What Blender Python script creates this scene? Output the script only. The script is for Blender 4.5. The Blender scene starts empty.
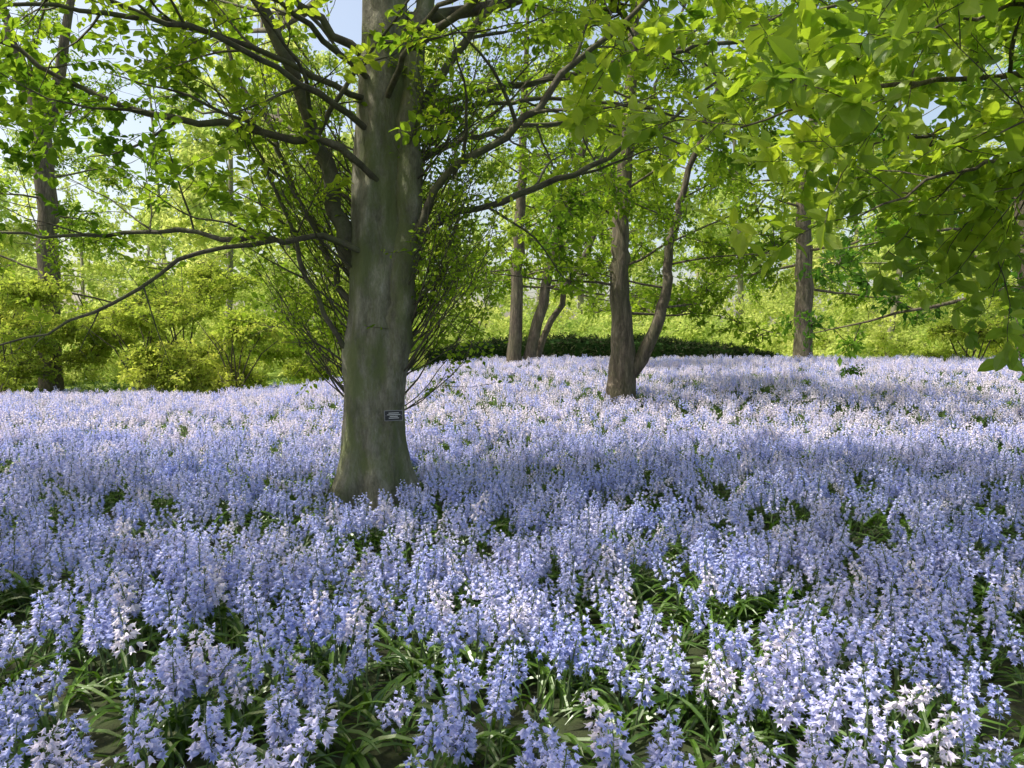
import bpy, math, random
import numpy as np
import bmesh
from mathutils import Vector, Matrix, Euler

random.seed(7); rng = np.random.default_rng(7)
scene = bpy.context.scene
SUN = Vector((-0.50, -0.04, 0.86)).normalized()

# ------------------------------------------------------------------ helpers
def link(o, parent=None):
    scene.collection.objects.link(o)
    if parent is not None: o.parent = parent
    return o

def empty(name, loc=(0, 0, 0)):
    e = bpy.data.objects.new(name, None); e.location = loc
    e.empty_display_size = 0.3
    return link(e)

def sstep(a, b, x):
    t = np.clip((x - a) / (b - a), 0, 1); return t * t * (3 - 2 * t)

def H(x, y):
    x = np.asarray(x, float); y = np.asarray(y, float)
    h = 0.8 * sstep(9, 26, y) * sstep(-9, 0, x)
    h = h + 0.05 * np.sin(x * 0.7 + 1) * np.sin(y * 0.5 + 2) + 0.03 * np.sin(x * 1.9 + y * 1.3)
    h = h - 0.15 * sstep(14, 24, y) * (1 - sstep(-10, -2, x))
    h = h + 0.6 * sstep(40, 120, y)
    return h

def nodes(name):
    m = bpy.data.materials.new(name); m.use_nodes = True
    nt = m.node_tree; nt.nodes.clear()
    out = nt.nodes.new('ShaderNodeOutputMaterial')
    return m, nt, out

def N(nt, t, **kw):
    n = nt.nodes.new(t)
    for k, v in kw.items():
        if k in n.inputs: n.inputs[k].default_value = v
        else: setattr(n, k, v)
    return n

def ramp(nt, fac, stops):
    r = nt.nodes.new('ShaderNodeValToRGB')
    el = r.color_ramp.elements
    while len(el) < len(stops): el.new(0.5)
    for e, (p, c) in zip(el, stops):
        e.position = p; e.color = (*c, 1)
    nt.links.new(fac, r.inputs[0]); return r

def leaf_mat(name, stops, trans_gain=(2.35, 2.4, 1.15), trans=0.47, gloss=0.0, rough=0.4, scale=0.6, island=False):
    m, nt, out = nodes(name); L = nt.links.new
    oi = N(nt, 'ShaderNodeObjectInfo'); geo = N(nt, 'ShaderNodeNewGeometry')
    nz = N(nt, 'ShaderNodeTexNoise', Scale=scale, Detail=2.0)
    L(geo.outputs['Position'], nz.inputs['Vector'])
    a = N(nt, 'ShaderNodeMath', operation='MULTIPLY_ADD'); a.inputs[1].default_value = 0.5
    L(geo.outputs['Random Per Island'] if island else oi.outputs['Random'], a.inputs[0])
    b = N(nt, 'ShaderNodeMath', operation='MULTIPLY_ADD'); b.inputs[1].default_value = 1.4; b.inputs[2].default_value = -0.45
    L(nz.outputs['Fac'], b.inputs[0]); L(b.outputs[0], a.inputs[2])
    r = ramp(nt, a.outputs[0], stops)
    d = N(nt, 'ShaderNodeBsdfDiffuse'); L(r.outputs[0], d.inputs[0]); last = d
    if trans > 0:
        t = N(nt, 'ShaderNodeBsdfTranslucent')
        mul = N(nt, 'ShaderNodeMix', data_type='RGBA', blend_type='MULTIPLY'); mul.inputs[0].default_value = 1
        mul.inputs[7].default_value = (*trans_gain, 1)
        L(r.outputs[0], mul.inputs[6]); L(mul.outputs[2], t.inputs[0])
        mx = N(nt, 'ShaderNodeMixShader'); mx.inputs[0].default_value = trans
        L(d.outputs[0], mx.inputs[1]); L(t.outputs[0], mx.inputs[2]); last = mx
    if gloss > 0:
        g = N(nt, 'ShaderNodeBsdfGlossy', Roughness=rough); g.inputs[0].default_value = (.8, .85, .8, 1)
        m2 = N(nt, 'ShaderNodeMixShader'); m2.inputs[0].default_value = gloss
        L(last.outputs[0], m2.inputs[1]); L(g.outputs[0], m2.inputs[2]); last = m2
    L(last.outputs[0], out.inputs[0])
    return m

def bark_mat(name, stops, sc=(3, 3, 0.8), bump=0.4, fine=14.0, moss=0.3, mosscol=(0.10, 0.125, 0.04), mr0=(.42, .60)):
    m, nt, out = nodes(name); L = nt.links.new
    geo = N(nt, 'ShaderNodeNewGeometry')
    mp = N(nt, 'ShaderNodeMapping'); mp.inputs['Scale'].default_value = sc
    L(geo.outputs['Position'], mp.inputs[0])
    n1 = N(nt, 'ShaderNodeTexNoise', Scale=1.5, Detail=8.0, Roughness=0.65); L(mp.outputs[0], n1.inputs['Vector'])
    n2 = N(nt, 'ShaderNodeTexNoise', Scale=fine, Detail=5.0, Roughness=0.7); L(mp.outputs[0], n2.inputs['Vector'])
    mp2 = N(nt, 'ShaderNodeMapping'); mp2.inputs['Scale'].default_value = (1.6, 1.6, .7); L(geo.outputs['Position'], mp2.inputs[0])
    n3 = N(nt, 'ShaderNodeTexNoise', Scale=1.9, Detail=7.0, Roughness=.7); L(mp2.outputs[0], n3.inputs['Vector'])
    ad = N(nt, 'ShaderNodeMath', operation='MULTIPLY_ADD'); ad.inputs[1].default_value = 0.5
    L(n2.outputs['Fac'], ad.inputs[0])
    ad2 = N(nt, 'ShaderNodeMath', operation='MULTIPLY_ADD'); ad2.inputs[1].default_value = 1.3; ad2.inputs[2].default_value = -0.40
    L(n1.outputs['Fac'], ad2.inputs[0]); L(ad2.outputs[0], ad.inputs[2])
    r = ramp(nt, ad.outputs[0], stops)
    mr = ramp(nt, n3.outputs['Fac'], [(mr0[0], (0, 0, 0)), (mr0[1], (moss, moss, moss))])
    mix = N(nt, 'ShaderNodeMix', data_type='RGBA'); L(mr.outputs[0], mix.inputs[0]); L(r.outputs[0], mix.inputs[6])
    mix.inputs[7].default_value = (*mosscol, 1)
    p = N(nt, 'ShaderNodeBsdfPrincipled', Roughness=0.85); L(mix.outputs[2], p.inputs['Base Color'])
    bp = N(nt, 'ShaderNodeBump', Strength=bump, Distance=0.04); L(ad.outputs[0], bp.inputs['Height'])
    L(bp.outputs[0], p.inputs['Normal']); L(p.outputs[0], out.inputs[0])
    return m

# ------------------------------------------------------------------ mesh utils
class MB:
    def __init__(s): s.v = []; s.f = []; s.m = []
    def add(s, vs, fs, mi=0):
        o = len(s.v); s.v.extend(vs)
        for f in fs: s.f.append(tuple(i + o for i in f)); s.m.append(mi)
    def add_mb(s, b, M):
        A = np.array(b.v) @ np.array(M.to_3x3()).T + np.array(M.translation)
        o = len(s.v); s.v.extend(A.tolist()); s.f.extend(tuple(i + o for i in f) for f in b.f); s.m.extend(b.m)
    def mesh(s, name, mats, smooth=False):
        me = bpy.data.meshes.new(name); me.from_pydata(s.v, [], s.f)
        for m in mats: me.materials.append(m)
        me.polygons.foreach_set('material_index', s.m)
        me.polygons.foreach_set('use_smooth', [smooth] * len(s.f))
        me.update(); return me

def tube(mb, pts, rad, k=6, mi=0):
    n = len(pts); vs = []
    t = (pts[1] - pts[0]).normalized()
    u = t.orthogonal().normalized()
    for i in range(n):
        t = (pts[min(i + 1, n - 1)] - pts[max(i - 1, 0)])
        if t.length < 1e-6: t = Vector((0, 0, 1))
        t.normalize(); u = (u - t * u.dot(t))
        if u.length < 1e-4: u = t.orthogonal()
        u.normalize(); w = t.cross(u)
        for j in range(k):
            a = 2 * math.pi * j / k
            vs.append(tuple(pts[i] + (u * math.cos(a) + w * math.sin(a)) * rad[i]))
    fs = [(i * k + j, i * k + (j + 1) % k, (i + 1) * k + (j + 1) % k, (i + 1) * k + j) for i in range(n - 1) for j in range(k)]
    fs.append(tuple((n - 1) * k + j for j in range(k)))
    mb.add(vs, fs, mi)

def spline(c, step=0.2):
    P = [np.array(p, float) for p in c]; P = [2 * P[0] - P[1]] + P + [2 * P[-1] - P[-2]]
    out = []
    for i in range(1, len(P) - 2):
        L = np.linalg.norm(P[i + 1][:3] - P[i][:3]); n = max(2, int(L / step))
        for j in range(n):
            t = j / n
            out.append(0.5 * (2 * P[i] + (P[i + 1] - P[i - 1]) * t + (2 * P[i - 1] - 5 * P[i] + 4 * P[i + 1] - P[i + 2]) * t * t + (3 * P[i] - P[i - 1] - 3 * P[i + 1] + P[i + 2]) * t ** 3))
    out.append(P[-2])
    return [Vector(o[:3]) for o in out], [max(0.002, float(o[3])) for o in out]

def rv(s=1.0): return Vector((random.gauss(0, s), random.gauss(0, s), random.gauss(0, s)))

# openings in the canopy that let the sun reach these places: (point, radius, share of leaves removed)
LIT = [((0.75, 2.75, .4), .6, .99), ((1.5, 2.6, .4), .35, .95), ((3.9, 6.2, .3), .7, .98), ((0.2, 3.2, .3), .25, .95), ((-.9, 4.3, .4), .25, .9),
       ((-4.6, 5.9, .3), .6, .9), ((-1.3, 7.1, 3.3), .45, .95), ((-1.5, 7.1, 2.2), .25, .9), ((3.0, 4.9, 3.2), 1.9, .9), ((4.4, 5, 3.0), 1.5, .9), ((2, 6.5, 4), 1.4, .8),
       ((-1.0, 10.2, .3), 1.6, .98), ((-4.5, 9.9, .3), 1.9, .98), ((1.5, 10.9, .4), 1.8, .98), ((5.5, 11.5, .4), 1.9, .98), ((2.3, 8.2, .3), .3, .9),
       ((0.1, 7.4, .3), .3, .9), ((-3.4, 7.4, .3), .4, .9), ((-3.5, 6, 3.8), 1.3, .8)]
def blocked(p):
    for c, r, s in LIT:
        v = p - Vector(c); d = (v - SUN * v.dot(SUN)).length
        if v.dot(SUN) > 0.8 and d < r * random.uniform(.75, 1.2) and random.random() < s: return True
    q = p - SUN * ((p.z - .4) / SUN.z)
    if q.y > 9.0 and p.z > 3.5 and q.y < 24:       # the glade behind the main tree is open to the sun
        return random.random() < .88 + .12 * math.sin(q.x * 1.1 + q.y * .9)
    return False

class Tree:
    def __init__(s): s.mb = MB(); s.pts = []; s.mi = 0
    def branch(s, pts, rad, k=None):
        k = k or (10 if rad[0] > .1 else 7 if rad[0] > .04 else 5 if rad[0] > .015 else 3)
        tube(s.mb, pts, rad, k, s.mi)
    def spray(s, p, d, sc): s.pts.append((p.copy(), d.copy(), sc))
    def grow(s, p, d, L, r, lvl, P):
        st = P['step'] * (1 if lvl < 2 else .7); n = max(3, int(L / st)); st = L / n
        pts = [p.copy()]; rad = [r]; d = d.normalized()
        for i in range(n):
            d = (d + rv(P['wob']) + Vector((0, 0, P['up'] * (1 if lvl < 2 else .3)))).normalized()
            pts.append(pts[-1] + d * st); rad.append(max(.0025, r * (1 - .8 * (i + 1) / n)))
        s.branch(pts, rad)
        s.kids(pts, rad, L, lvl, P)
    def kids(s, pts, rad, L, lvl, P, t0=.2):
        n = len(pts) - 1
        if lvl >= P['levels']:
            m = max(2, int(L / P['leafstep']))
            for i in range(m):
                t = (i + 1) / m * n; a = min(int(t), n - 1); q = pts[a].lerp(pts[a + 1], t - a)
                dd = (pts[a + 1] - pts[a]).normalized()
                side = dd.cross(Vector((0, 0, 1))); side = side.normalized() if side.length > .1 else rv().normalized()
                dd = (dd * random.uniform(.5, 1) + side * random.choice((-1, 1)) * random.uniform(.2, .9) + rv(.2)).normalized()
                s.spray(q, dd, P['lsc'] * random.uniform(.7, 1.25))
            return
        m = max(2, int(L * P['dens'] * (1 if lvl == 0 else 1.4)))
        for i in range(m):
            t = (t0 + (1 - t0) * (i + random.random()) / m) * n; a = min(int(t), n - 1)
            q = pts[a].lerp(pts[a + 1], t - a); dd = (pts[a + 1] - pts[a]).normalized()
            perp = rv(); perp.z *= .45; perp = (perp - dd * perp.dot(dd)).normalized()
            ang = math.radians(random.uniform(*P['ang']))
            nd = dd * math.cos(ang) + perp * math.sin(ang)
            LL = L * P['ratio'] * random.uniform(.6, 1.15) * (1 - .45 * t / n)
            s.grow(q, nd, max(LL, .25), min(rad[a] * .55, .006 + .013 * LL), lvl + 1, P)
    def limb(s, ctrl, P, L=None, lvl=0, t0=.25, step=.18):
        pts, rad = spline(ctrl, step)
        for i in range(1, len(pts) - 1): pts[i] += rv(.018); rad[i] *= random.uniform(.9, 1.1)
        s.branch(pts, rad)
        if L is None: L = sum((pts[i + 1] - pts[i]).length for i in range(len(pts) - 1))
        s.kids(pts, rad, L, lvl, P, t0)

def scatter_group(coll):
    g = bpy.data.node_groups.new('scatter_' + coll.name, 'GeometryNodeTree')
    g.interface.new_socket('Geometry', in_out='INPUT', socket_type='NodeSocketGeometry')
    g.interface.new_socket('Geometry', in_out='OUTPUT', socket_type='NodeSocketGeometry')
    n = g.nodes; L = g.links.new
    gi = n.new('NodeGroupInput'); go = n.new('NodeGroupOutput')
    ci = n.new('GeometryNodeCollectionInfo'); ci.inputs['Collection'].default_value = coll
    ci.inputs['Separate Children'].default_value = True; ci.inputs['Reset Children'].default_value = True
    ip = n.new('GeometryNodeInstanceOnPoints'); ip.inputs['Pick Instance'].default_value = True
    def attr(nm, t):
        a = n.new('GeometryNodeInputNamedAttribute'); a.data_type = t; a.inputs[0].default_value = nm; return a.outputs[0]
    L(gi.outputs[0], ip.inputs['Points']); L(ci.outputs[0], ip.inputs['Instance'])
    L(attr('idx', 'INT'), ip.inputs['Instance Index'])
    L(attr('rot', 'FLOAT_VECTOR'), ip.inputs['Rotation']); L(attr('scl', 'FLOAT'), ip.inputs['Scale'])
    L(ip.outputs[0], go.inputs[0]); return g

def make_coll(name, meshes):
    c = bpy.data.collections.new(name)
    for i, me in enumerate(meshes):
        o = bpy.data.objects.new(me.name, me); c.objects.link(o)
    return (scatter_group(c), len(meshes))

def scatter(name, locs, rots, scls, kind, parent=None):
    g, nv = kind; n = len(locs)
    me = bpy.data.meshes.new(name); me.vertices.add(n)
    me.vertices.foreach_set('co', np.asarray(locs, np.float32).ravel())
    a = me.attributes.new('rot', 'FLOAT_VECTOR', 'POINT'); a.data.foreach_set('vector', np.asarray(rots, np.float32).ravel())
    a = me.attributes.new('scl', 'FLOAT', 'POINT'); a.data.foreach_set('value', np.asarray(scls, np.float32))
    a = me.attributes.new('idx', 'INT', 'POINT'); a.data.foreach_set('value', rng.integers(0, nv, n).astype(np.int32))
    o = bpy.data.objects.new(name, me); link(o, parent)
    md = o.modifiers.new('scatter', 'NODES'); md.node_group = g
    return o

def scatter_sprays(name, pts, kind, parent=None, roll=.5):
    loc = [tuple(p) for p, d, s in pts]
    rot = [(random.gauss(0, roll), -math.asin(max(-1, min(1, d.z))), math.atan2(d.y, d.x)) for p, d, s in pts]
    return scatter(name, loc, rot, [s for p, d, s in pts], kind, parent)

# ------------------------------------------------------------------ materials
M_beech = leaf_mat('beech_leaf', [(0.1, (.065, .13, .016)), (.5, (.15, .235, .026)), (.9, (.25, .33, .042))], scale=.5)
M_bright = leaf_mat('spring_leaf', [(0.1, (.20, .30, .04)), (.5, (.34, .43, .065)), (.9, (.47, .51, .10))], scale=.15, trans_gain=(1.7, 1.7, 1.4))
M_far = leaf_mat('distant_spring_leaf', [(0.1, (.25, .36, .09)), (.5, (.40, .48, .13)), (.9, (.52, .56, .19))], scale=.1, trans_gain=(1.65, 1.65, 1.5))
M_dark = leaf_mat('chestnut_leaf', [(0.1, (.03, .08, .015)), (.5, (.06, .14, .022)), (.9, (.12, .22, .03))], scale=.4)
M_mag = leaf_mat('magnolia_leaf', [(0.1, (.11, .19, .022)), (.5, (.21, .30, .034)), (.9, (.31, .38, .05))], scale=1.0, gloss=.03)
M_hedge = leaf_mat('hedge_leaf', [(0.1, (.012, .03, .010)), (.9, (.035, .07, .018))], trans=0, scale=1.0)
M_strap = leaf_mat('bluebell_leaf', [(0.1, (.035, .085, .012)), (.9, (.11, .21, .025))], trans=.2, gloss=.06, rough=.35, scale=2.0, island=True)
M_stem = leaf_mat('bluebell_stem', [(0.1, (.09, .14, .05)), (.9, (.14, .19, .09))], trans=0, scale=2.0)
M_petal = leaf_mat('bluebell_petal', [(0.05, (.44, .51, .91)), (.45, (.58, .62, .94)), (.95, (.80, .77, .95))], trans_gain=(1.05, 1.05, 1.02), trans=.22, scale=1.3, island=True)
M_petalw = leaf_mat('bluebell_petal_pale', [(0.1, (.80, .76, .92)), (.95, (.94, .89, .95))], trans_gain=(1, 1, 1), trans=.22, scale=.7, island=True)
B_beech = bark_mat('beech_bark', [(0.15, (.04, .038, .024)), (.42, (.15, .145, .10)), (.62, (.27, .26, .19)), (.85, (.48, .47, .38))], sc=(4.5, 4.5, 1.5), bump=.8, moss=.8, mosscol=(.13, .16, .05), mr0=(.44, .58))
B_limb = bark_mat('beech_limb_bark', [(0.2, (.03, .026, .018)), (.5, (.085, .075, .05)), (.85, (.20, .18, .13))], sc=(5, 5, 5), bump=.4, moss=.5)
B_dark = bark_mat('rough_bark', [(0.2, (.03, .025, .018)), (.5, (.11, .09, .063)), (.8, (.26, .22, .16))], sc=(7, 7, 1.2), bump=.9, fine=6)
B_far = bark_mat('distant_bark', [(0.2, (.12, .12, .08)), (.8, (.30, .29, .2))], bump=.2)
B_twig = bark_mat('twig_bark', [(0.2, (.03, .025, .017)), (.8, (.11, .095, .065))], bump=.1)

# ------------------------------------------------------------------ leaf meshes
def leaf(mb, o, d, up, L, W, fold=.25, droop=.2, detail=True, mi=0):
    d = d.normalized(); s = d.cross(up)
    s = s.normalized() if s.length > .05 else d.orthogonal().normalized(); u = s.cross(d)
    secs = [(.22, .62), (.52, 1.0), (.8, .62)] if detail else [(.45, 1.0)]
    vs = [o]
    for t, w in secs:
        c = o + d * L * t - u * droop * L * t * t; e = u * (fold * W * w * .5)
        vs += [c - s * W * .5 * w + e, c, c + s * W * .5 * w + e]
    vs.append(o + d * L - u * droop * L)
    n = len(secs); fs = [(0, 2, 1), (0, 3, 2)]
    for i in range(n - 1):
        a = 1 + 3 * i; fs += [(a, a + 1, a + 4, a + 3), (a + 1, a + 2, a + 5, a + 4)]
    a = 1 + 3 * (n - 1); fs += [(a, a + 1, len(vs) - 1), (a + 1, a + 2, len(vs) - 1)]
    mb.add([tuple(v) for v in vs], fs, mi)

def spray_mesh(name, L, nl, ll, lw, mat, detail=True, whorl=False, droop=.25):
    mb = MB(); pts = [Vector((0, 0, 0))]; d = Vector((1, 0, 0))
    for i in range(4):
        d = (d + rv(.14)).normalized(); pts.append(pts[-1] + d * L / 4)
    tube(mb, pts, [.0035, .003, .0025, .002, .0015], 3, 1)
    for i in range(nl):
        t = (.08 + .92 * (i + .5) / nl) * 4; a = min(int(t), 3); q = pts[a].lerp(pts[a + 1], t - a)
        sg = 1 if i % 2 else -1
        if whorl:
            dd = Vector((random.uniform(-.3, 1), random.gauss(0, .8), random.gauss(0.1, .45)))
        else:
            dd = Vector((random.uniform(.2, .9), sg * random.uniform(.6, 1.1), random.gauss(0, .45)))
            q = q + Vector((0, sg * random.uniform(0, .05), random.gauss(0, .015)))
        up = (Vector((0, 0, 1)) + rv(.4)).normalized(); s = random.uniform(.5, 1.15)
        leaf(mb, q, dd, up, ll * s, lw * s, droop=random.uniform(0, droop * 2), detail=detail)
    return mb.mesh(name, [mat, B_twig])

def clump_mesh(name, R, nl, ll, lw, mat, flat=.5, small=.5):
    mb = MB()
    for b in range(8):
        a = random.uniform(0, 6.28); e = Vector((math.cos(a), math.sin(a), random.gauss(0, flat))).normalized() * R * random.uniform(.5, 1)
        p0 = rv(.05 * R); pts = [p0, p0 + e * .5 + rv(.06 * R), p0 + e]
        tube(mb, pts, [.012, .008, .004], 3, 1)
        for i in range(nl // 8):
            t = random.uniform(.15, 1.05) * 2; k = min(int(t), 1); q = pts[k].lerp(pts[k + 1], t - k) + rv(.10 * R)
            dd = e.normalized() * .5 + rv(.6); dd.z -= .15
            s = random.uniform(small, 1.2)
            leaf(mb, q, dd, (Vector((0, 0, 1)) + rv(.5)).normalized(), ll * s, lw * s, detail=False)
    return mb.mesh(name, [mat, B_twig])

K_beech = make_coll('beech_sprays', [spray_mesh(f'beech_spray_{i}', .40, 19, .105, .068, M_beech) for i in range(6)])
K_crown = make_coll('crown_sprays', [clump_mesh(f'crown_spray_{i}', .42, 60, .12, .08, M_beech, flat=.3) for i in range(5)])
K_small = make_coll('shoot_sprays', [spray_mesh(f'shoot_spray_{i}', .2, 7, .06, .038, M_beech, detail=False) for i in range(4)])
K_mag = make_coll('magnolia_sprays', [spray_mesh(f'magnolia_spray_{i}', .36, 14, .155, .085, M_mag, whorl=True) for i in range(8)])
K_chest = make_coll('chestnut_clumps', [clump_mesh(f'chestnut_clump_{i}', .5, 72, .20, .09, M_dark) for i in range(4)])
K_mid = make_coll('midtree_clumps', [clump_mesh(f'midtree_clump_{i}', .6, 112, .14, .09, M_beech) for i in range(5)])
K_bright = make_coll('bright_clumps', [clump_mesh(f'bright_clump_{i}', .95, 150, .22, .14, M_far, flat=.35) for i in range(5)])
K_shrub = make_coll('shrub_clumps', [clump_mesh(f'shrub_clump_{i}', .6, 100, .14, .085, M_bright, flat=.25) for i in range(5)])
K_hedge = make_coll('hedge_clumps', [clump_mesh(f'hedge_clump_{i}', .22, 88, .06, .04, M_hedge, flat=.8) for i in range(3)])

# ------------------------------------------------------------------ ground
def axis(a, b, fine_a, fine_b, st):
    mid = list(np.arange(fine_a, fine_b, st)); lo = []; x = fine_a; s = st
    while x > a: s *= 1.25; x -= s; lo.append(x)
    hi = []; x = fine_b; s = st
    while x < b: hi.append(x); s *= 1.25; x += s
    return np.array(lo[::-1] + mid + hi)
xs = axis(-400, 400, -26, 28, .5); ys = axis(-200, 600, -4, 36, .5)
XX, YY = np.meshgrid(xs, ys); ZZ = H(XX, YY)
nx, ny = len(xs), len(ys)
me = bpy.data.meshes.new('ground')
me.from_pydata(np.stack([XX, YY, ZZ], -1).reshape(-1, 3).tolist(), [], [(j * nx + i, j * nx + i + 1, (j + 1) * nx + i + 1, (j + 1) * nx + i) for j in range(ny - 1) for i in range(nx - 1)])
me.polygons.foreach_set('use_smooth', [True] * len(me.polygons))
m, nt, out = nodes('ground_soil_and_grass'); L = nt.links.new
geo = N(nt, 'ShaderNodeNewGeometry')
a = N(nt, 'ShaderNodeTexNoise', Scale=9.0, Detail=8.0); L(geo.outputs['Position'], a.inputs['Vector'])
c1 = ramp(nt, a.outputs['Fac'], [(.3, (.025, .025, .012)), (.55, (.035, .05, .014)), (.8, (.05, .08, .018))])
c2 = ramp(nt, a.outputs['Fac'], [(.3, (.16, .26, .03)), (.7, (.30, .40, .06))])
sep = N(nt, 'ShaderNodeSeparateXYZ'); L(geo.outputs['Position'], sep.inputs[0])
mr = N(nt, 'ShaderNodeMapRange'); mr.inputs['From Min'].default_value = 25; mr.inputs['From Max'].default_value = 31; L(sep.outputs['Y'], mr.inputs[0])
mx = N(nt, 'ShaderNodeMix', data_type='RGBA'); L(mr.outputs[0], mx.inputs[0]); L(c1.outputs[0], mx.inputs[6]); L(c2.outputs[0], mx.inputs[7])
p = N(nt, 'ShaderNodeBsdfPrincipled', Roughness=.95); L(mx.outputs[2], p.inputs['Base Color'])
bp = N(nt, 'ShaderNodeBump', Strength=.8, Distance=.05); L(a.outputs['Fac'], bp.inputs['Height']); L(bp.outputs[0], p.inputs['Normal'])
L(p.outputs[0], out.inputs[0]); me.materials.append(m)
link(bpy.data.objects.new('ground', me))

# ------------------------------------------------------------------ bluebells
def bell(mb, o, d, L, R, mi, lod=0):
    d = d.normalized(); u = d.orthogonal().normalized(); w = d.cross(u); ph = random.random() * 6
    vs = []
    if lod:
        vs.append(tuple(o))
        for k in range(6):
            a = ph + k * math.pi / 3; r = 1.25 if k % 2 else .75
            vs.append(tuple(o + d * L * (1 if k % 2 else .7) + (u * math.cos(a) + w * math.sin(a)) * R * r))
        mb.add(vs, [(0, 1 + k, 1 + (k + 1) % 6) for k in range(6)], mi); return
    for t, r in ((0, .22), (.35, .5), (.72, .62)):
        for k in range(6):
            a = ph + k * math.pi / 3; vs.append(tuple(o + d * L * t + (u * math.cos(a) + w * math.sin(a)) * R * r))
    for k in range(6):
        a = ph + (k + .5) * math.pi / 3; vs.append(tuple(o + d * L * random.uniform(.9, 1.05) + (u * math.cos(a) + w * math.sin(a)) * R * random.uniform(1.1, 1.5)))
    fs = []
    for i in range(2):
        for k in range(6): fs.append((i * 6 + k, i * 6 + (k + 1) % 6, i * 6 + 6 + (k + 1) % 6, i * 6 + 6 + k))
    for k in range(6): fs.append((12 + k, 12 + (k + 1) % 6, 18 + k))
    mb.add(vs, fs, mi)

def strap(mb, o, az, L, W, rise, mi, n=6):
    out = Vector((math.cos(az), math.sin(az), 0)); s = Vector((-math.sin(az), math.cos(az), 0))
    vs = []; p = o.copy(); el = rise; tw = random.gauss(0, .25)
    for i in range(n + 1):
        t = i / n; w = W * (.55 + .9 * t if t < .5 else 1 * (1 - ((t - .5) / .5) ** 2.2)) * .5 + .0005
        ss = (s + Vector((0, 0, tw * t))).normalized()
        up = Vector((0, 0, 1)) * math.cos(el) - out * math.sin(el)
        vs += [tuple(p - ss * w + up * w * .5), tuple(p), tuple(p + ss * w + up * w * .5)]
        p = p + (out * math.cos(el) + Vector((0, 0, 1)) * math.sin(el)) * L / n
        if p.z < .015: p.z = .015 + random.random() * .01
        el -= random.uniform(.2, .42) * 6 / n
    fs = []
    for i in range(n):
        a = i * 3; fs += [(a, a + 1, a + 4, a + 3), (a + 1, a + 2, a + 5, a + 4)]
    mb.add(vs, fs, mi)

def bluebell(pm, nl=2, lod=0):
    mb = MB(); h = random.uniform(.34, .45); d = Vector((random.gauss(0, .1), random.gauss(0, .1), 1)).normalized()
    pts = [Vector((0, 0, 0))]; n = 7 if not lod else 4
    for i in range(n):
        d = (d + Vector((random.gauss(0, .05), random.gauss(0, .05), 0)) + (Vector((.09, 0, 0)) if i > n * .6 else Vector())).normalized()
        pts.append(pts[-1] + d * h / n)
    tube(mb, pts, [.005 - .003 * i / n for i in range(n + 1)], 4 if not lod else 3, 0)
    nb = random.randint(20, 32) if not lod else random.randint(13, 18); az = random.random() * 6; k = 1.06 if not lod else 1.25
    t0 = random.uniform(.52, .64)
    for i in range(nb):
        f = i / (nb - 1); t = (t0 + (.99 - t0) * f) * n; a = min(int(t), n - 1); q = pts[a].lerp(pts[a + 1], t - a)
        az += 2.4 + random.gauss(0, .4); s = (1.08 - .48 * f ** 1.5) * random.uniform(.8, 1.18)
        o = Vector((math.cos(az), math.sin(az), 0)); pe = (o * .9 + Vector((0, 0, .35)))
        e = q + pe * .030 * s * random.uniform(.7, 1.3)
        if not lod: tube(mb, [q, e], [.0013, .0013], 3, 0)
        bd = (o * random.uniform(.4, 1) + Vector((0, 0, random.uniform(-1.0, .2)))).normalized()
        bell(mb, e, bd, .026 * s * k, .0145 * s * k, pm, lod)
    for i in range(nl):
        strap(mb, Vector((random.gauss(0, .01), random.gauss(0, .01), 0)), random.random() * 6.28, random.uniform(.24, .40), random.uniform(.016, .026), random.uniform(.9, 1.4), 3, 6 if not lod else 4)
    return mb
BM = [M_stem, M_petal, M_petalw, M_strap]
near = [bluebell(1, 2) for _ in range(16)] + [bluebell(2, 2)]
far = [bluebell(1, 2, 1) for _ in range(7)] + [bluebell(2, 1, 1) for _ in range(6)]  # many pale plants: the far field's sunlit look is put into petal colour
def patch(name, src, npl, R, ntuft):
    mb = MB()
    for i in range(npl):
        r = R * math.sqrt(random.random()); a = random.random() * 6.28
        M = Matrix.Translation((r * math.cos(a), r * math.sin(a), 0)) @ Euler((random.gauss(0, .15), random.gauss(0, .15), random.random() * 6.28)).to_matrix().to_4x4() @ Matrix.Scale(random.uniform(.68, 1.14), 4)
        mb.add_mb(random.choice(src), M)
    for i in range(ntuft):
        r = R * math.sqrt(random.random()); a = random.random() * 6.28
        strap(mb, Vector((r * math.cos(a), r * math.sin(a), 0)), random.random() * 6.28, random.uniform(.26, .45), random.uniform(.018, .03), random.uniform(.6, 1.3), 3, 4)
    return mb.mesh(name, BM)
def tuft(name):
    mb = MB()
    for i in range(9):
        strap(mb, Vector((random.gauss(0, .02), random.gauss(0, .02), 0)), random.random() * 6.28, random.uniform(.28, .45), random.uniform(.018, .03), random.uniform(.6, 1.35), 0)
    return mb.mesh(name, [M_strap])
K_blue = make_coll('bluebell_plants', [b.mesh(f'bluebell_{i}', BM) for i, b in enumerate(near)])
K_pn = make_coll('bluebell_patches', [patch(f'bluebell_patch_{i}', near, random.randint(10, 20), .36, 28) for i in range(12)])
K_pf = make_coll('bluebell_far_patches', [patch(f'bluebell_far_patch_{i}', far, random.randint(13, 25), .46, 18) for i in range(10)])
K_tuft = make_coll('bluebell_leaf_tufts', [tuft(f'leaf_tuft_{i}') for i in range(5)])

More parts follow.
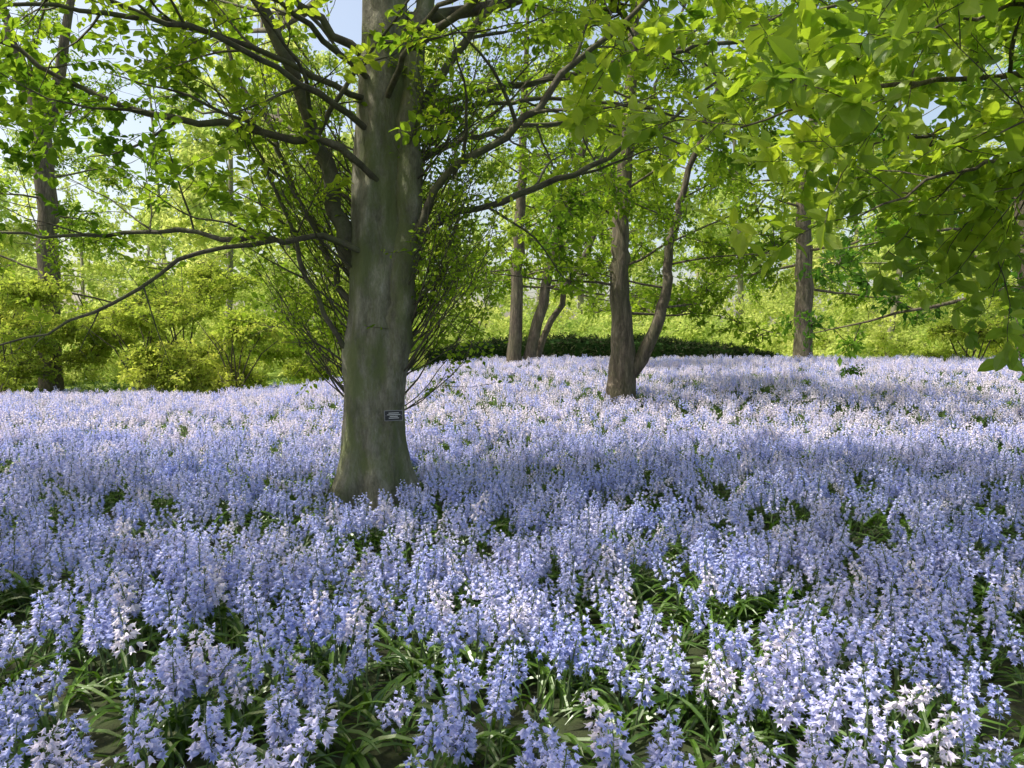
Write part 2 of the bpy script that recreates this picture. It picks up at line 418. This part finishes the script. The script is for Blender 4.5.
wv = lambda y: .76 * y + 3.5
def edge_y(x): return 23.5 + 6 * sstep(-6, 2, x) + .8 * np.sin(x * .8)
bb = empty('bluebell_field')
def cells(y0, y1, sp):
    xx, yy = np.meshgrid(np.arange(-30, 30, sp), np.arange(y0, y1, sp)); x = xx.ravel() + rng.uniform(-.3, .3, xx.size) * sp; y = yy.ravel() + rng.uniform(-.3, .3, xx.size) * sp
    k = (np.abs(x) < wv(y)) & (y < edge_y(x)) & (np.hypot(x + 1.38, y - 7.4) > .68) & (np.hypot(x - 2.3, y - 16) > .6); return x[k], y[k]
def lay(name, x, y, kind, s0, s1, tilt=.02):
    n = len(x); scatter(name, np.stack([x, y, H(x, y) - .01], 1), np.stack([rng.normal(0, tilt, n), rng.normal(0, tilt, n), rng.uniform(0, 6.28, n)], 1), rng.uniform(s0, s1, n), kind, bb)
x, y = cells(4.6, 11, .56); lay('bluebell_patches', x, y, K_pn, .84, 1.1)
x, y = cells(10.9, 31, .72); lay('bluebell_far_patches', x, y, K_pf, .82, 1.08)
n = 5000; x = rng.uniform(-7.5, 7.5, n); y = rng.uniform(.8, 4.8, n)
cl = np.sin(x * 3.1 + 1.3 * np.sin(y * 2.3)) * np.sin(y * 3.7 + 1.1 * np.sin(x * 2.9)) + .5 * np.sin(x * 8.3 + y * 3) * np.sin(y * 7.1 - x * 2)
k = (np.abs(x) < wv(y)) & (cl + rng.normal(0, .7, n) > -.1); lay('bluebell_flowers', x[k], y[k], K_blue, .74, 1.2, .17)
n = 1300; x = rng.uniform(-7.5, 7.5, n); y = rng.uniform(.8, 4.8, n); k = np.abs(x) < wv(y); lay('bluebell_leaves', x[k], y[k], K_tuft, .6, 1.1)
x = rng.normal(-1.38, .5, 80); y = rng.normal(7.2, .5, 80); k = np.hypot(x + 1.38, y - 7.4) > .50; lay('bluebells_at_trunk', x[k], y[k], K_blue, .6, .9, .13)

n = 3500; x = rng.uniform(-32, 34, n); y = rng.uniform(22, 40, n)
k = (y > 22.6 + 6 * sstep(-6, 2, x)); x, y = x[k], y[k]; n = len(x)
scatter('grass_verge', np.stack([x, y, H(x, y)], 1), np.stack([x * 0, x * 0, rng.uniform(0, 6.28, n)], 1), rng.uniform(.6, 1.3, n), K_tuft)

# ------------------------------------------------------------------ main beech tree
TX, TY = -1.38, 7.4
beech = empty('beech_tree', (0, 0, 0))
T = Tree()
ctrl = [(TX - .05, TY, -.15, .50), (TX - .05, TY, .08, .43), (TX - .04, TY, .3, .37), (TX - .03, TY, .6, .325), (TX - .01, TY, 1.0, .30), (TX + .0, TY, 1.4, .285), (TX + .03, TY, 2.0, .275), (TX + .05, TY, 3, .25), (TX + .10, TY + .02, 4, .23), (TX + .14, TY + .05, 5, .205), (TX + .2, TY + .1, 8, .15), (TX + .1, TY, 11, .08), (TX, TY, 13.5, .03)]
pts, rad = spline(ctrl, .06); K = 64; vs = []
for i, (p_, r_) in enumerate(zip(pts, rad)):
    fl = max(0, 1 - (p_.z + .1) / 1.0)
    for j in range(K):
        a = 2 * math.pi * j / K
        rr = r_ * (1 + .05 * math.sin(3 * a + p_.z * .5 + 1) + .045 * math.sin(5 * a - p_.z * .8) + .03 * math.sin(9 * a + 2 * math.sin(p_.z * 1.3)) + .02 * math.sin(p_.z * 5 + 2 * a) * math.sin(p_.z * 2.3 + a)
                   + .008 * math.sin(p_.z * 24 + 3 * math.sin(a * 2)) + fl * fl * (.20 * math.sin(5 * a + .6) + .08 * math.sin(8 * a)))
        for (ba, bz, bs, br) in ((-1.2, 1.75, .14, .28), (-2.2, 1.05, .08, .2), (-.9, 1.2, .16, .25), (-1.9, 2.7, .09, .22), (-1.5, .75, .06, .15), (-.4, 1.6, .24, .35), (-2.7, 1.5, .16, .25), (-1.75, 1.45, .10, .1), (-1.1, 2.3, .1, .2)):
            da = (a - ba + math.pi) % (2 * math.pi) - math.pi
            rr += r_ * bs * math.exp(-((da / .35) ** 2 + ((p_.z - bz) / br) ** 2))
        vs.append((p_.x + rr * math.cos(a), p_.y + rr * math.sin(a), p_.z))
T.mb.add(vs, [(i * K + j, i * K + (j + 1) % K, (i + 1) * K + (j + 1) % K, (i + 1) * K + j) for i in range(len(pts) - 1) for j in range(K)])
P = dict(levels=2, wob=.13, up=.02, dens=2.0, ratio=.40, ang=(30, 65), step=.16, leafstep=.21, lsc=1.0)
y0 = TY
T.limb([(-1.22, y0 - .08, .6, .07), (-1.14, y0 - .12, 1.5, .14), (-1.05, y0 - .1, 2.6, .14), (-.98, y0 - .1, 3.6, .12), (-.92, y0, 4.6, .10), (-.6, y0 + .3, 6.5, .07), (0.1, y0 + .6, 9, .03)], dict(P, dens=.9), t0=.5)
T.mi = 1
limbs = [
 [(-1.5, y0 - .05, 2.2, .08), (-1.66, y0 - .15, 2.75, .08), (-1.82, y0 - .3, 3.55, .07), (-2.15, y0 - .4, 4.35, .06), (-2.45, y0 - .5, 5.05, .05), (-3.2, y0 - .6, 6.6, .03)],
 [(-1.3, y0 - .2, 3.2, .036), (-1.6, y0 - .5, 3.42, .038), (-2.6, y0 - .6, 3.62, .032), (-3.4, y0 - .8, 3.7, .027), (-3.9, y0 - .9, 3.95, .022), (-4.5, y0 - 1.1, 4.3, .016), (-5.2, y0 - 1.2, 4.6, .01)],
 [(-1.4, y0 - .2, 2.5, .032), (-1.75, y0 - .4, 2.66, .03), (-2.5, y0 - .5, 2.6, .026), (-3.1, y0 - .5, 2.68, .022), (-4.2, y0 - .4, 2.64, .016), (-5.3, y0 - .5, 2.7, .01)],
 [(-2.2, y0 - .45, 2.6, .024), (-3.0, y0 - .7, 2.38, .02), (-3.55, y0 - .8, 1.98, .016), (-4.5, y0 - .9, 1.62, .008)],
 [(-1.1, y0 - .1, 2.3, .04), (-.9, y0 - .2, 2.75, .045), (-.58, y0 - .3, 3.25, .042), (.1, y0 - .4, 3.7, .036), (.6, y0 - .4, 4.25, .03), (1.3, y0 - .5, 4.8, .022), (2.2, y0 - .5, 6, .012)],
 [(-1.0, y0 - .1, 2.5, .035), (-.7, y0 + .1, 2.9, .038), (-.1, y0 + .2, 3.05, .034), (.8, y0 + .3, 3.45, .028), (1.35, y0 + .3, 3.75, .022), (2.2, y0 + .4, 4.4, .012)],
 [(-1.05, y0, 3.7, .05), (-.7, y0 + .1, 4.3, .045), (-.2, y0 + .1, 4.95, .035), (.5, y0, 6, .015)],
 [(-1.55, y0, 1.9, .035), (-1.95, y0 + .1, 2.7, .034), (-2.35, y0 + .2, 3.6, .028), (-2.85, y0 + .3, 4.5, .02), (-3.2, y0 + .3, 5.5, .01)],
 [(-1.55, y0 - .1, 1.4, .025), (-1.9, y0 - .2, 2.1, .024), (-2.25, y0 - .2, 3.0, .02), (-2.6, y0 - .2, 4.0, .008)],
 [(-1.4, y0 - .15, 3.7, .034), (-2.0, y0 - .9, 4.0, .028), (-2.8, y0 - 1.8, 4.1, .02), (-3.6, y0 - 2.6, 3.9, .008)],
 [(-1.4, y0 - .15, 4.2, .032), (-1.9, y0 - 1.2, 4.4, .022), (-2.3, y0 - 2.4, 4.2, .016), (-2.6, y0 - 3.2, 3.8, .007)],
 [(-1.4, y0 - .1, 4.0, .032), (-2.6, y0 - .9, 4.3, .025), (-3.8, y0 - 1.4, 4.3, .018), (-4.9, y0 - 1.8, 4.0, .008)],
 [(-1.2, y0 - .15, 4.0, .032), (-.7, y0 - 1.2, 4.3, .022), (.2, y0 - 2.2, 4.2, .016), (1.0, y0 - 2.8, 3.9, .007)],
 [(-1.2, y0 + .2, 3.4, .045), (-.3, y0 + 1.4, 4.1, .035), (1.2, y0 + 2.4, 4.5, .025), (2.8, y0 + 3, 4.3, .01)],
 [(-1.4, y0 + .2, 3.4, .045), (-2.2, y0 + 1.4, 4.0, .035), (-3.4, y0 + 2.6, 4.7, .025), (-4.8, y0 + 3.2, 4.9, .01)],
 [(-1.1, y0, 4.4, .045), (.2, y0 - .7, 5.0, .034), (1.6, y0 - 1.0, 5.0, .026), (3.2, y0 - 1.2, 4.7, .01)],
 [(-1.4, y0, 4.4, .045), (-2.6, y0 - .4, 5.2, .034), (-4.0, y0 - .4, 5.2, .026), (-5.6, y0 - .2, 4.8, .01)],
 [(-1.2, y0 + .2, 4.0, .045), (.4, y0 + 1.4, 4.7, .035), (2.4, y0 + 1.6, 5.2, .025), (4.2, y0 + 1.4, 5.0, .01)],
 [(-1.2, y0 + .1, 3.8, .035), (-.2, y0 + .9, 4.3, .028), (1.0, y0 + 1.2, 4.4, .02), (2.2, y0 + 1.0, 4.1, .01)],
]
for l in limbs: T.limb(l, P, t0=.22)
low = list(T.pts); T.pts = []
for i in range(20):
    z = 4.8 + 7.2 * (i / 19); a = i * 2.4 + random.random() * .5; Lb = 6.8 * (1 - .55 * (i / 19) ** 1.4)
    d = Vector((math.cos(a), math.sin(a), .25 + .5 * i / 19))
    T.grow(Vector((TX + .15, TY + .05, z)), d, Lb, .07 * (1 - .5 * i / 19), 0, dict(P, levels=1, step=.4, dens=1.6, ratio=.42, leafstep=.30, lsc=1.25, wob=.07))
high = [q for q in T.pts if not blocked(q[0]) and q[0].z > 4.6]
low = [q for q in low if q[0].z > 1.75 and (q[0].z < 3.9 or not blocked(q[0]))]
T.pts = []
trunk = bpy.data.objects.new('trunk_and_limbs', T.mb.mesh('beech_trunk', [B_beech, B_limb], True)); link(trunk, beech)
scatter_sprays('lower_leaves', low, K_beech, beech)
scatter_sprays('crown_leaves', high, K_crown, beech)
S = Tree()
for i in range(180):
    a = random.choice((random.gauss(0.0, .6), random.gauss(math.pi, .6), random.uniform(0, 3.14))); z = random.uniform(.9, 3.6)
    if math.sin(a) < -.55: continue
    o = Vector((math.cos(a), math.sin(a), 0)); Ls = random.uniform(.6, 2.1); n = 9
    p = Vector((TX + .06, TY, z)) + o * .24; d = (o * 1.0 + Vector((0, 0, random.uniform(.4, 1.2)))).normalized(); pp = [p]
    for j in range(n):
        d = (d + rv(.10) + Vector((0, 0, .12))).normalized(); pp.append(pp[-1] + d * Ls / n)
        if j > 2 and random.random() < .7: S.spray(pp[-1], (d + rv(.6)).normalized(), random.uniform(.7, 1.4))
        if j > 1 and random.random() < .35:
            q = [pp[-1]]; e = (d + rv(.55)).normalized()
            for _ in range(4): e = (e + rv(.12) + Vector((0, 0, .08))).normalized(); q.append(q[-1] + e * random.uniform(.06, .14))
            S.branch(q, [.005, .004, .004, .003, .002], 3); S.spray(q[-1], e, 1.1); S.spray(q[2], (e + rv(.5)).normalized(), .9)
    r0 = random.uniform(.006, .014)
    S.branch(pp, [r0 * (1 - .75 * j / n) for j in range(n + 1)], 4)
link(bpy.data.objects.new('epicormic_shoots', S.mb.mesh('epicormic_shoots', [B_twig], True)), beech)
scatter_sprays('shoot_leaves', S.pts, K_small, beech, roll=.9)

def simple_mat(name, col, rough=.5, metal=0):
    m, nt, out = nodes(name); p = N(nt, 'ShaderNodeBsdfPrincipled', Roughness=rough, Metallic=metal)
    nz = N(nt, 'ShaderNodeTexNoise', Scale=40.0, Detail=4.0)
    r = ramp(nt, nz.outputs['Fac'], [(.3, tuple(c * .75 for c in col)), (.7, col)]); nt.links.new(r.outputs[0], p.inputs['Base Color'])
    nt.links.new(p.outputs[0], out.inputs[0]); return m
lab = empty('tree_label', (-1.13, TY - .365, .95)); lab.rotation_euler = (math.radians(-6), 0, math.radians(26))
def box(name, sx, sy, sz, loc, mat, parent, bev=.004):
    bm = bmesh.new(); bmesh.ops.create_cube(bm, size=1)
    for v in bm.verts: v.co = Vector((v.co.x * sx, v.co.y * sy, v.co.z * sz))
    bmesh.ops.bevel(bm, geom=bm.edges[:], offset=bev, segments=2, affect='EDGES')
    me = bpy.data.meshes.new(name); bm.to_mesh(me); bm.free(); me.materials.append(mat)
    o = bpy.data.objects.new(name, me); o.location = loc; return link(o, parent)
mb_, mw_, ms_ = simple_mat('label_black', (.03, .03, .035)), simple_mat('label_lettering', (.7, .7, .7)), simple_mat('label_steel', (.35, .35, .37), .45, .6)
box('plate', .17, .008, .09, (0, 0, 0), mb_, lab, .003); box('border', .18, .006, .10, (0, .004, 0), ms_, lab, .002)
for i, (w, z) in enumerate(((.10, .024), (.13, .008), (.08, -.008), (.10, -.024))):
    box(f'lettering_line_{i+1}', w, .002, .007, (0, -.0052, z), mw_, lab, .0005)
for i, x_ in enumerate((-.077, .077)): box(f'screw_{i+1}', .008, .006, .008, (x_, -.006, 0), ms_, lab, .002)
box('mount_spring', .02, .07, .02, (0, .04, 0), ms_, lab, .004)

# ------------------------------------------------------------------ other trees
def finish(name, T, bark, kind, roll=.5):
    e = empty(name); link(bpy.data.objects.new('trunk_and_limbs', T.mb.mesh(name + '_trunk', [bark], True)), e)
    scatter_sprays('foliage', T.pts, kind, e, roll); return e

def crown(T, axis_pts, z0, z1, nl, L0, L1, P, up=(.1, .8), rb=.08):
    for i in range(nl):
        f = i / (nl - 1); z = z0 + (z1 - z0) * f
        k = min(range(len(axis_pts)), key=lambda j: abs(axis_pts[j].z - z)); a = i * 2.4 + random.random()
        T.grow(axis_pts[k], Vector((math.cos(a), math.sin(a), up[0] + (up[1] - up[0]) * f)), (L0 + (L1 - L0) * f) * random.uniform(.8, 1.15), rb * (1 - .6 * f), 0, P)

PM = dict(levels=1, wob=.10, up=.02, dens=1.3, ratio=.45, ang=(30, 70), step=.45, leafstep=.6, lsc=1.0)
T = Tree(); gx, gy = .3, 24.5; g = float(H(gx, gy))
for dx, dz, ex, rr in ((-.25, 0, .35, 1), (.3, .1, 1.9, .85), (.62, .5, 3.4, .5)):
    pts, rad = spline([(gx + dx * .6, gy + dz, g - .2, .34 * rr), (gx + dx, gy + dz, g + .5, .25 * rr), (gx + dx + ex * .2, gy + dz, g + 2.2, .21 * rr), (gx + dx + ex * .55, gy + dz, g + 4.5, .18 * rr), (gx + dx + ex, gy + dz, g + 8, .12 * rr), (gx + dx + ex * 1.5, gy, g + 13, .03)], .5)
    for q in pts[2:]: q += rv(.035)
    T.branch(pts, rad, 12); crown(T, pts, g + 2.6, g + 12.5, 12, 4, 1.8, PM, (-.1, .7), .04)
T.pts = [q for q in T.pts if q[0].z > g + 1.7]
finish('multi_stem_tree', T, B_dark, K_mid)
T = Tree(); gx, gy = 2.35, 16; g = float(H(gx, gy))
pts, rad = spline([(gx, gy, g - .2, .46), (gx, gy, g + .25, .34), (gx + .02, gy, g + .9, .29), (gx + .0, gy, g + 1.8, .23), (gx - .05, gy, g + 3, .2), (gx + .1, gy + .2, g + 5, .16), (gx + .3, gy + .3, g + 9, .1), (gx + .2, gy, g + 12.5, .03)], .25)
for q in pts[3:]: q += rv(.02)
T.branch(pts, rad, 16); crown(T, pts, g + 2.0, g + 12, 20, 3.6, 1.8, dict(PM, leafstep=.45), (.05, .8), .035)
pts, rad = spline([(gx + .1, gy, g + .6, .17), (gx + .45, gy - .05, g + 1.05, .16), (gx + .75, gy - .1, g + 1.8, .13), (gx + .95, gy - .1, g + 2.6, .11), (gx + 1.2, gy, g + 4.2, .08), (gx + 2.2, gy, g + 7.5, .03)], .2)
for q in pts[3:]: q += rv(.02)
T.branch(pts, rad, 12); crown(T, pts, g + 2.1, g + 7, 11, 3.0, 1.5, dict(PM, leafstep=.45), (.05, .7), .03)
T.pts = [q for q in T.pts if q[0].z > g + 1.55]
finish('forked_tree', T, B_dark, K_mid)
T = Tree(); gx, gy = 11.0, 28; g = float(H(gx, gy))
pts, rad = spline([(gx, gy, g - .2, .5), (gx, gy, g + .5, .36), (gx, gy, g + 3, .32), (gx - .1, gy, g + 6, .27), (gx + .3, gy, g + 10, .2), (gx, gy, g + 16, .04)], .5)
for q in pts[3:]: q += rv(.03)
T.branch(pts, rad, 14); crown(T, pts, g + 3.2, g + 15.5, 20, 5.0, 2, PM, (-.1, .8), .06)
T.pts = [q for q in T.pts if q[0].z > g + 2]
finish('oak_tree', T, B_dark, K_mid)
T = Tree(); gx, gy = -16.6, 26.6; g = float(H(gx, gy))
pts, rad = spline([(gx, gy, g - .2, .5), (gx, gy, g + .5, .40), (gx + .05, gy, g + 5, .35), (gx - .1, gy, g + 9.4, .31), (gx - .9, gy, g + 12, .2), (gx - 2, gy, g + 17, .04)], .6)
for q in pts[3:]: q += rv(.05)
T.branch(pts, rad, 14); crown(T, pts, g + 3.5, g + 16.5, 16, 4.4, 2, dict(PM, leafstep=.7), (-.1, .8), .05)
pts, rad = spline([(gx - .05, gy, g + 9, .27), (gx + .6, gy, g + 11, .2), (gx + 1.2, gy - .2, g + 13.5, .13), (gx + 2, gy, g + 17, .03)], .5)
T.branch(pts, rad, 10); crown(T, pts, g + 10, g + 16.5, 4, 2.8, 1.5, dict(PM, leafstep=1.0), (.1, .8), .05)
finish('lime_tree', T, B_dark, K_mid)
T = Tree(); gx, gy = 9.3, 12.2; g = float(H(gx, gy))
pts, rad = spline([(gx, gy, g - .2, .32), (gx - .1, gy, g + .5, .23), (gx - .5, gy, g + 1.6, .19), (gx - .85, gy, g + 2.8, .17), (gx - .9, gy, g + 5, .14), (gx - .6, gy, g + 9, .05)], .3)
T.branch(pts, rad, 12)
crown(T, pts, g + 2.0, g + 8.5, 22, 3.3, 1.6, dict(PM, up=-.05, leafstep=.4, lsc=.8), (-.05, .7), .045)
finish('horse_chestnut_tree', T, B_dark, K_chest)
T = Tree(); gx, gy = 6.9, 5.6; g = float(H(gx, gy))
pts, rad = spline([(gx, gy, g - .1, .26), (gx, gy, g + .5, .19), (gx - .1, gy, g + 2, .16), (gx - .1, gy, g + 4, .12), (gx, gy, g + 7, .03)], .3); T.branch(pts, rad, 12)
PG = dict(levels=1, wob=.12, up=0, dens=3.2, ratio=.36, ang=(30, 70), step=.18, leafstep=.18, lsc=1.0)
for l in [
 [(gx - .1, gy, 2.6, .045), (5.0, 5.4, 3.2, .03), (3.6, 5.0, 3.4, .022), (2.4, 4.7, 3.25, .014), (1.4, 4.6, 2.95, .006)],
 [(gx - .1, gy, 2.2, .04), (5.1, 5.2, 2.7, .026), (3.8, 4.8, 2.85, .018), (2.8, 4.6, 2.7, .012), (2.1, 4.5, 2.4, .005)],
 [(gx - .1, gy, 3.2, .04), (4.8, 4.8, 3.6, .024), (3.2, 4.3, 3.6, .016), (2.0, 4.0, 3.2, .005)],
 [(gx - .1, gy, 3.4, .04), (5.0, 6, 4.0, .026), (3.4, 6.2, 4.1, .018), (1.8, 6.2, 3.8, .006)],
 [(gx - .1, gy, 3.6, .04), (5.0, 5.4, 4.3, .026), (3.4, 5.2, 4.2, .018), (1.6, 5.2, 3.8, .006)],
 [(gx - .1, gy, 3.0, .04), (5.2, 6.2, 3.5, .026), (4.0, 6.4, 3.5, .018), (2.6, 6.4, 3.2, .006)],
 [(gx - .1, gy, 2.8, .04), (5.2, 5.0, 3.1, .024), (3.6, 4.3, 3.1, .015), (2.6, 4.0, 2.75, .005)],
 [(gx - .1, gy, 2.0, .035), (5.2, 5.8, 2.5, .022), (4.4, 5.7, 2.5, .014), (3.5, 5.5, 2.3, .005)]]:
    T.limb(l, PG, t0=.25, step=.15)
crown(T, [Vector((gx, gy, z)) for z in (4, 5, 6, 7)], 4, 7, 5, 2.4, 1.2, PG, (.2, .8), .04)
finish('magnolia_tree', T, B_dark, K_mag, .6)
for (gx, gy, hh) in ((-9.5, 5.0, 12), (-5.2, .6, 11.5)):
    T = Tree(); g = float(H(gx, gy))
    pts, rad = spline([(gx, gy, g - .2, .5), (gx, gy, g + .5, .36), (gx, gy, g + 5, .28), (gx, gy, g + hh, .04)], .5); T.branch(pts, rad, 12)
    crown(T, pts, 5.6, hh - .5, 15, 4.9, 2, dict(PM, leafstep=.38), (.1, .8), .08)
    T.pts = [q for q in T.pts if not blocked(q[0])]
    finish('maple_tree', T, B_beech, K_mid)

# ------------------------------------------------------------------ shrubs, hedge, distant trees
def shrub(gx, gy, rx, ry, h, n, kind=None, name='shrub'):
    T = Tree(); g = float(H(gx, gy))
    for i in range(7):
        a = random.random() * 6.28; e = Vector((gx + math.cos(a) * rx * .7, gy + math.sin(a) * ry * .7, g + h * random.uniform(.6, .9)))
        b = Vector((gx + random.gauss(0, .15), gy + random.gauss(0, .15), g - .05)); md = b.lerp(e, .5) + Vector((0, 0, h * .12))
        T.branch([b, md, e], [.03, .022, .008], 5)
    nl = max(4, int(n / 22))
    lobes = [(random.uniform(-1, 1) * .8, random.uniform(-1, 1) * .75, random.uniform(.05, .95), random.uniform(.15, .38)) for _ in range(nl)]
    for i in range(n):
        lx, ly, lz, lr = random.choice(lobes); v = rv().normalized()
        p = Vector((gx + (lx + v.x * lr) * rx, gy + (ly + v.y * lr) * ry, g + max(.12, (lz * (1 - .35 * (lx * lx + ly * ly)) + v.z * lr * .22) * h)))
        T.spray(p, Vector((v.x, v.y, v.z * .3 - .1)).normalized(), random.uniform(.5, 1.25))
    finish(name, T, B_dark, kind or K_shrub)
for s in ((-17, 24.8, 3, 1.8, 5.2, 230), (-12.5, 25.2, 3, 2, 4.0, 220), (-9.3, 24.8, 2.6, 1.8, 3.0, 200), (-6.0, 26, 2.4, 1.8, 3.2, 170), (-13, 29.5, 4, 2, 6.2, 260), (-7.5, 31, 4, 2.5, 4.8, 230), (-20, 28, 3.5, 2.5, 6, 240),
          (17, 27.5, 1.8, 1.5, 2.2, 120), (20, 26, 2, 1.6, 3.0, 140), (22.5, 31, 3, 2, 4.5, 170)):
    shrub(*s)
shrub(12.9, 18.3, 1.0, .8, 2.2, 50, K_chest, 'sapling')

he = empty('hedge'); pts = []; mb = MB(); hv = []; nseg = 40
for i in range(nseg + 1):
    f = i / nseg; x = -3.4 + 14.4 * f; y = 30.8 + 1.0 * math.sin(f * 3.1); z = float(H(x, y)); hh = 1.12 * (math.sin(math.pi * min(1, .06 + f * .93)) ** .35) * (1.08 - .20 * f)
    hv += [(x, y - .38, z - .05), (x, y - .34, z + hh * .8), (x, y, z + hh), (x, y + .34, z + hh * .8), (x, y + .38, z - .05)]
    for k in range(30):
        a = random.uniform(0, math.pi); pts.append((Vector((x + random.uniform(-.2, .2), y - math.cos(a) * .42, z + .1 + math.sin(a) ** .6 * (hh + .02) * random.uniform(.7, 1.03))), rv().normalized(), random.uniform(.6, 1.1)))
mb.add(hv, [(i * 5 + j, i * 5 + j + 1, i * 5 + j + 6, i * 5 + j + 5) for i in range(nseg) for j in range(4)])
link(bpy.data.objects.new('hedge_core', mb.mesh('hedge_core', [M_hedge])), he); scatter_sprays('hedge_leaves', pts, K_hedge, he, 1)

# distant trees; a gap in the tree line on the left lets the sky show
def gap(x, y, z):
    a = math.degrees(math.atan2(x, y)); return (-35 < a < -26 and z > .22 * y and random.random() < .75) or (-4 < a < 14 and .08 * y < z < .2 * y and random.random() < .5) or random.random() < .12
T = Tree(); PD = dict(levels=1, wob=.09, up=.02, dens=.75, ratio=.45, ang=(30, 70), step=1.0, leafstep=.95, lsc=1.35)
def dtree(gx, gy, h, r, z0):
    g = float(H(gx, gy)); pts, rad = spline([(gx, gy, g - .2, r * 1.3), (gx, gy, g + 1, r), (gx + random.gauss(0, .6), gy, g + h * .4, r * .8), (gx + random.gauss(0, .9), gy, g + h, .04)], 1.2)
    T.branch(pts, rad, 8); crown(T, pts, g + z0, g + h * .97, 18, h * .30, h * .11, PD, (-.1, .8), .05)
random.seed(21)
for a in (-41, -21, -15, 27, 37, 44):
    a = math.radians(a); d = random.uniform(38, 44); dtree(d * math.sin(a), d * math.cos(a), random.uniform(15, 20), random.uniform(.14, .2), random.uniform(3.5, 5.0))
for i in range(14):
    a = math.radians(-46 + 92 * i / 13 + random.uniform(-2, 2)); d = random.uniform(56, 62); dtree(d * math.sin(a), d * math.cos(a), random.uniform(22, 27), random.uniform(.18, .28), random.uniform(4, 7))
T.pts = [q for q in T.pts if not gap(*q[0])]
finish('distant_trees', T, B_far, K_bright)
T = Tree()
for i in range(3100):
    a = math.radians(random.uniform(-50, 50)); nr = i % 3 < 2; d = random.uniform(38, 52) if nr else random.uniform(66, 74); x, y = d * math.sin(a), d * math.cos(a)
    hh = (1.0 + (d - 38) * .25 if nr else 14) + (.7 * math.sin(a * 27 + d) + .5 * math.sin(a * 61)) * (1 if nr else 3)
    z = float(H(x, y)) + random.random() ** .7 * max(hh, .6)
    if not gap(x, y, z): T.spray(Vector((x, y, z)), rv().normalized(), random.uniform(.6, 1.2) if nr else random.uniform(1.3, 2.4))
for i in range(26):
    a = math.radians(-50 + 4 * i); T.branch([Vector((68 * math.sin(a), 68 * math.cos(a), 0)), Vector((68 * math.sin(a), 68 * math.cos(a), 10))], [.2, .1], 6)
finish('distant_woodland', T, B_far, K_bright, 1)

# ------------------------------------------------------------------ light, sky, camera
w = bpy.data.worlds.new("World"); scene.world = w; w.use_nodes = True; nt = w.node_tree; nt.nodes.clear()
sky = nt.nodes.new('ShaderNodeTexSky'); sky.sky_type = 'NISHITA'; sky.sun_disc = False
sky.sun_elevation = math.asin(SUN.z); sky.sun_rotation = math.atan2(SUN.x, SUN.y); sky.dust_density = 4; sky.air_density = 1.0; sky.ozone_density = .4
sky_gain = nt.nodes.new('ShaderNodeMix'); sky_gain.data_type = 'RGBA'; sky_gain.blend_type = 'MULTIPLY'; sky_gain.inputs[0].default_value = 1; sky_gain.inputs[7].default_value = (2.0, 1.85, 1.65, 1)   # added warm gain on the sky colour, brightens sky and open shade
bg = nt.nodes.new('ShaderNodeBackground'); bg.inputs[1].default_value = .15; o = nt.nodes.new('ShaderNodeOutputWorld')
nt.links.new(sky.outputs[0], sky_gain.inputs[6]); nt.links.new(sky_gain.outputs[2], bg.inputs[0]); nt.links.new(bg.outputs[0], o.inputs[0])
sl = bpy.data.lights.new('sun', 'SUN'); sl.energy = 5; sl.angle = math.radians(.5); sl.color = (1, .94, .84)
so = bpy.data.objects.new('sun', sl); so.rotation_euler = SUN.to_track_quat('Z', 'Y').to_euler(); link(so)
cam = bpy.data.cameras.new('camera'); cam.lens = 26; cam.sensor_width = 36; cam.clip_end = 1500; cam.clip_start = .05
co = bpy.data.objects.new('camera', cam); co.location = (0, 0, 1.62); co.rotation_euler = (math.radians(90 - 3.0), 0, 0); link(co)
scene.camera = co
scene.view_settings.view_transform = 'Standard'; scene.view_settings.look = 'None'; scene.view_settings.exposure = 0
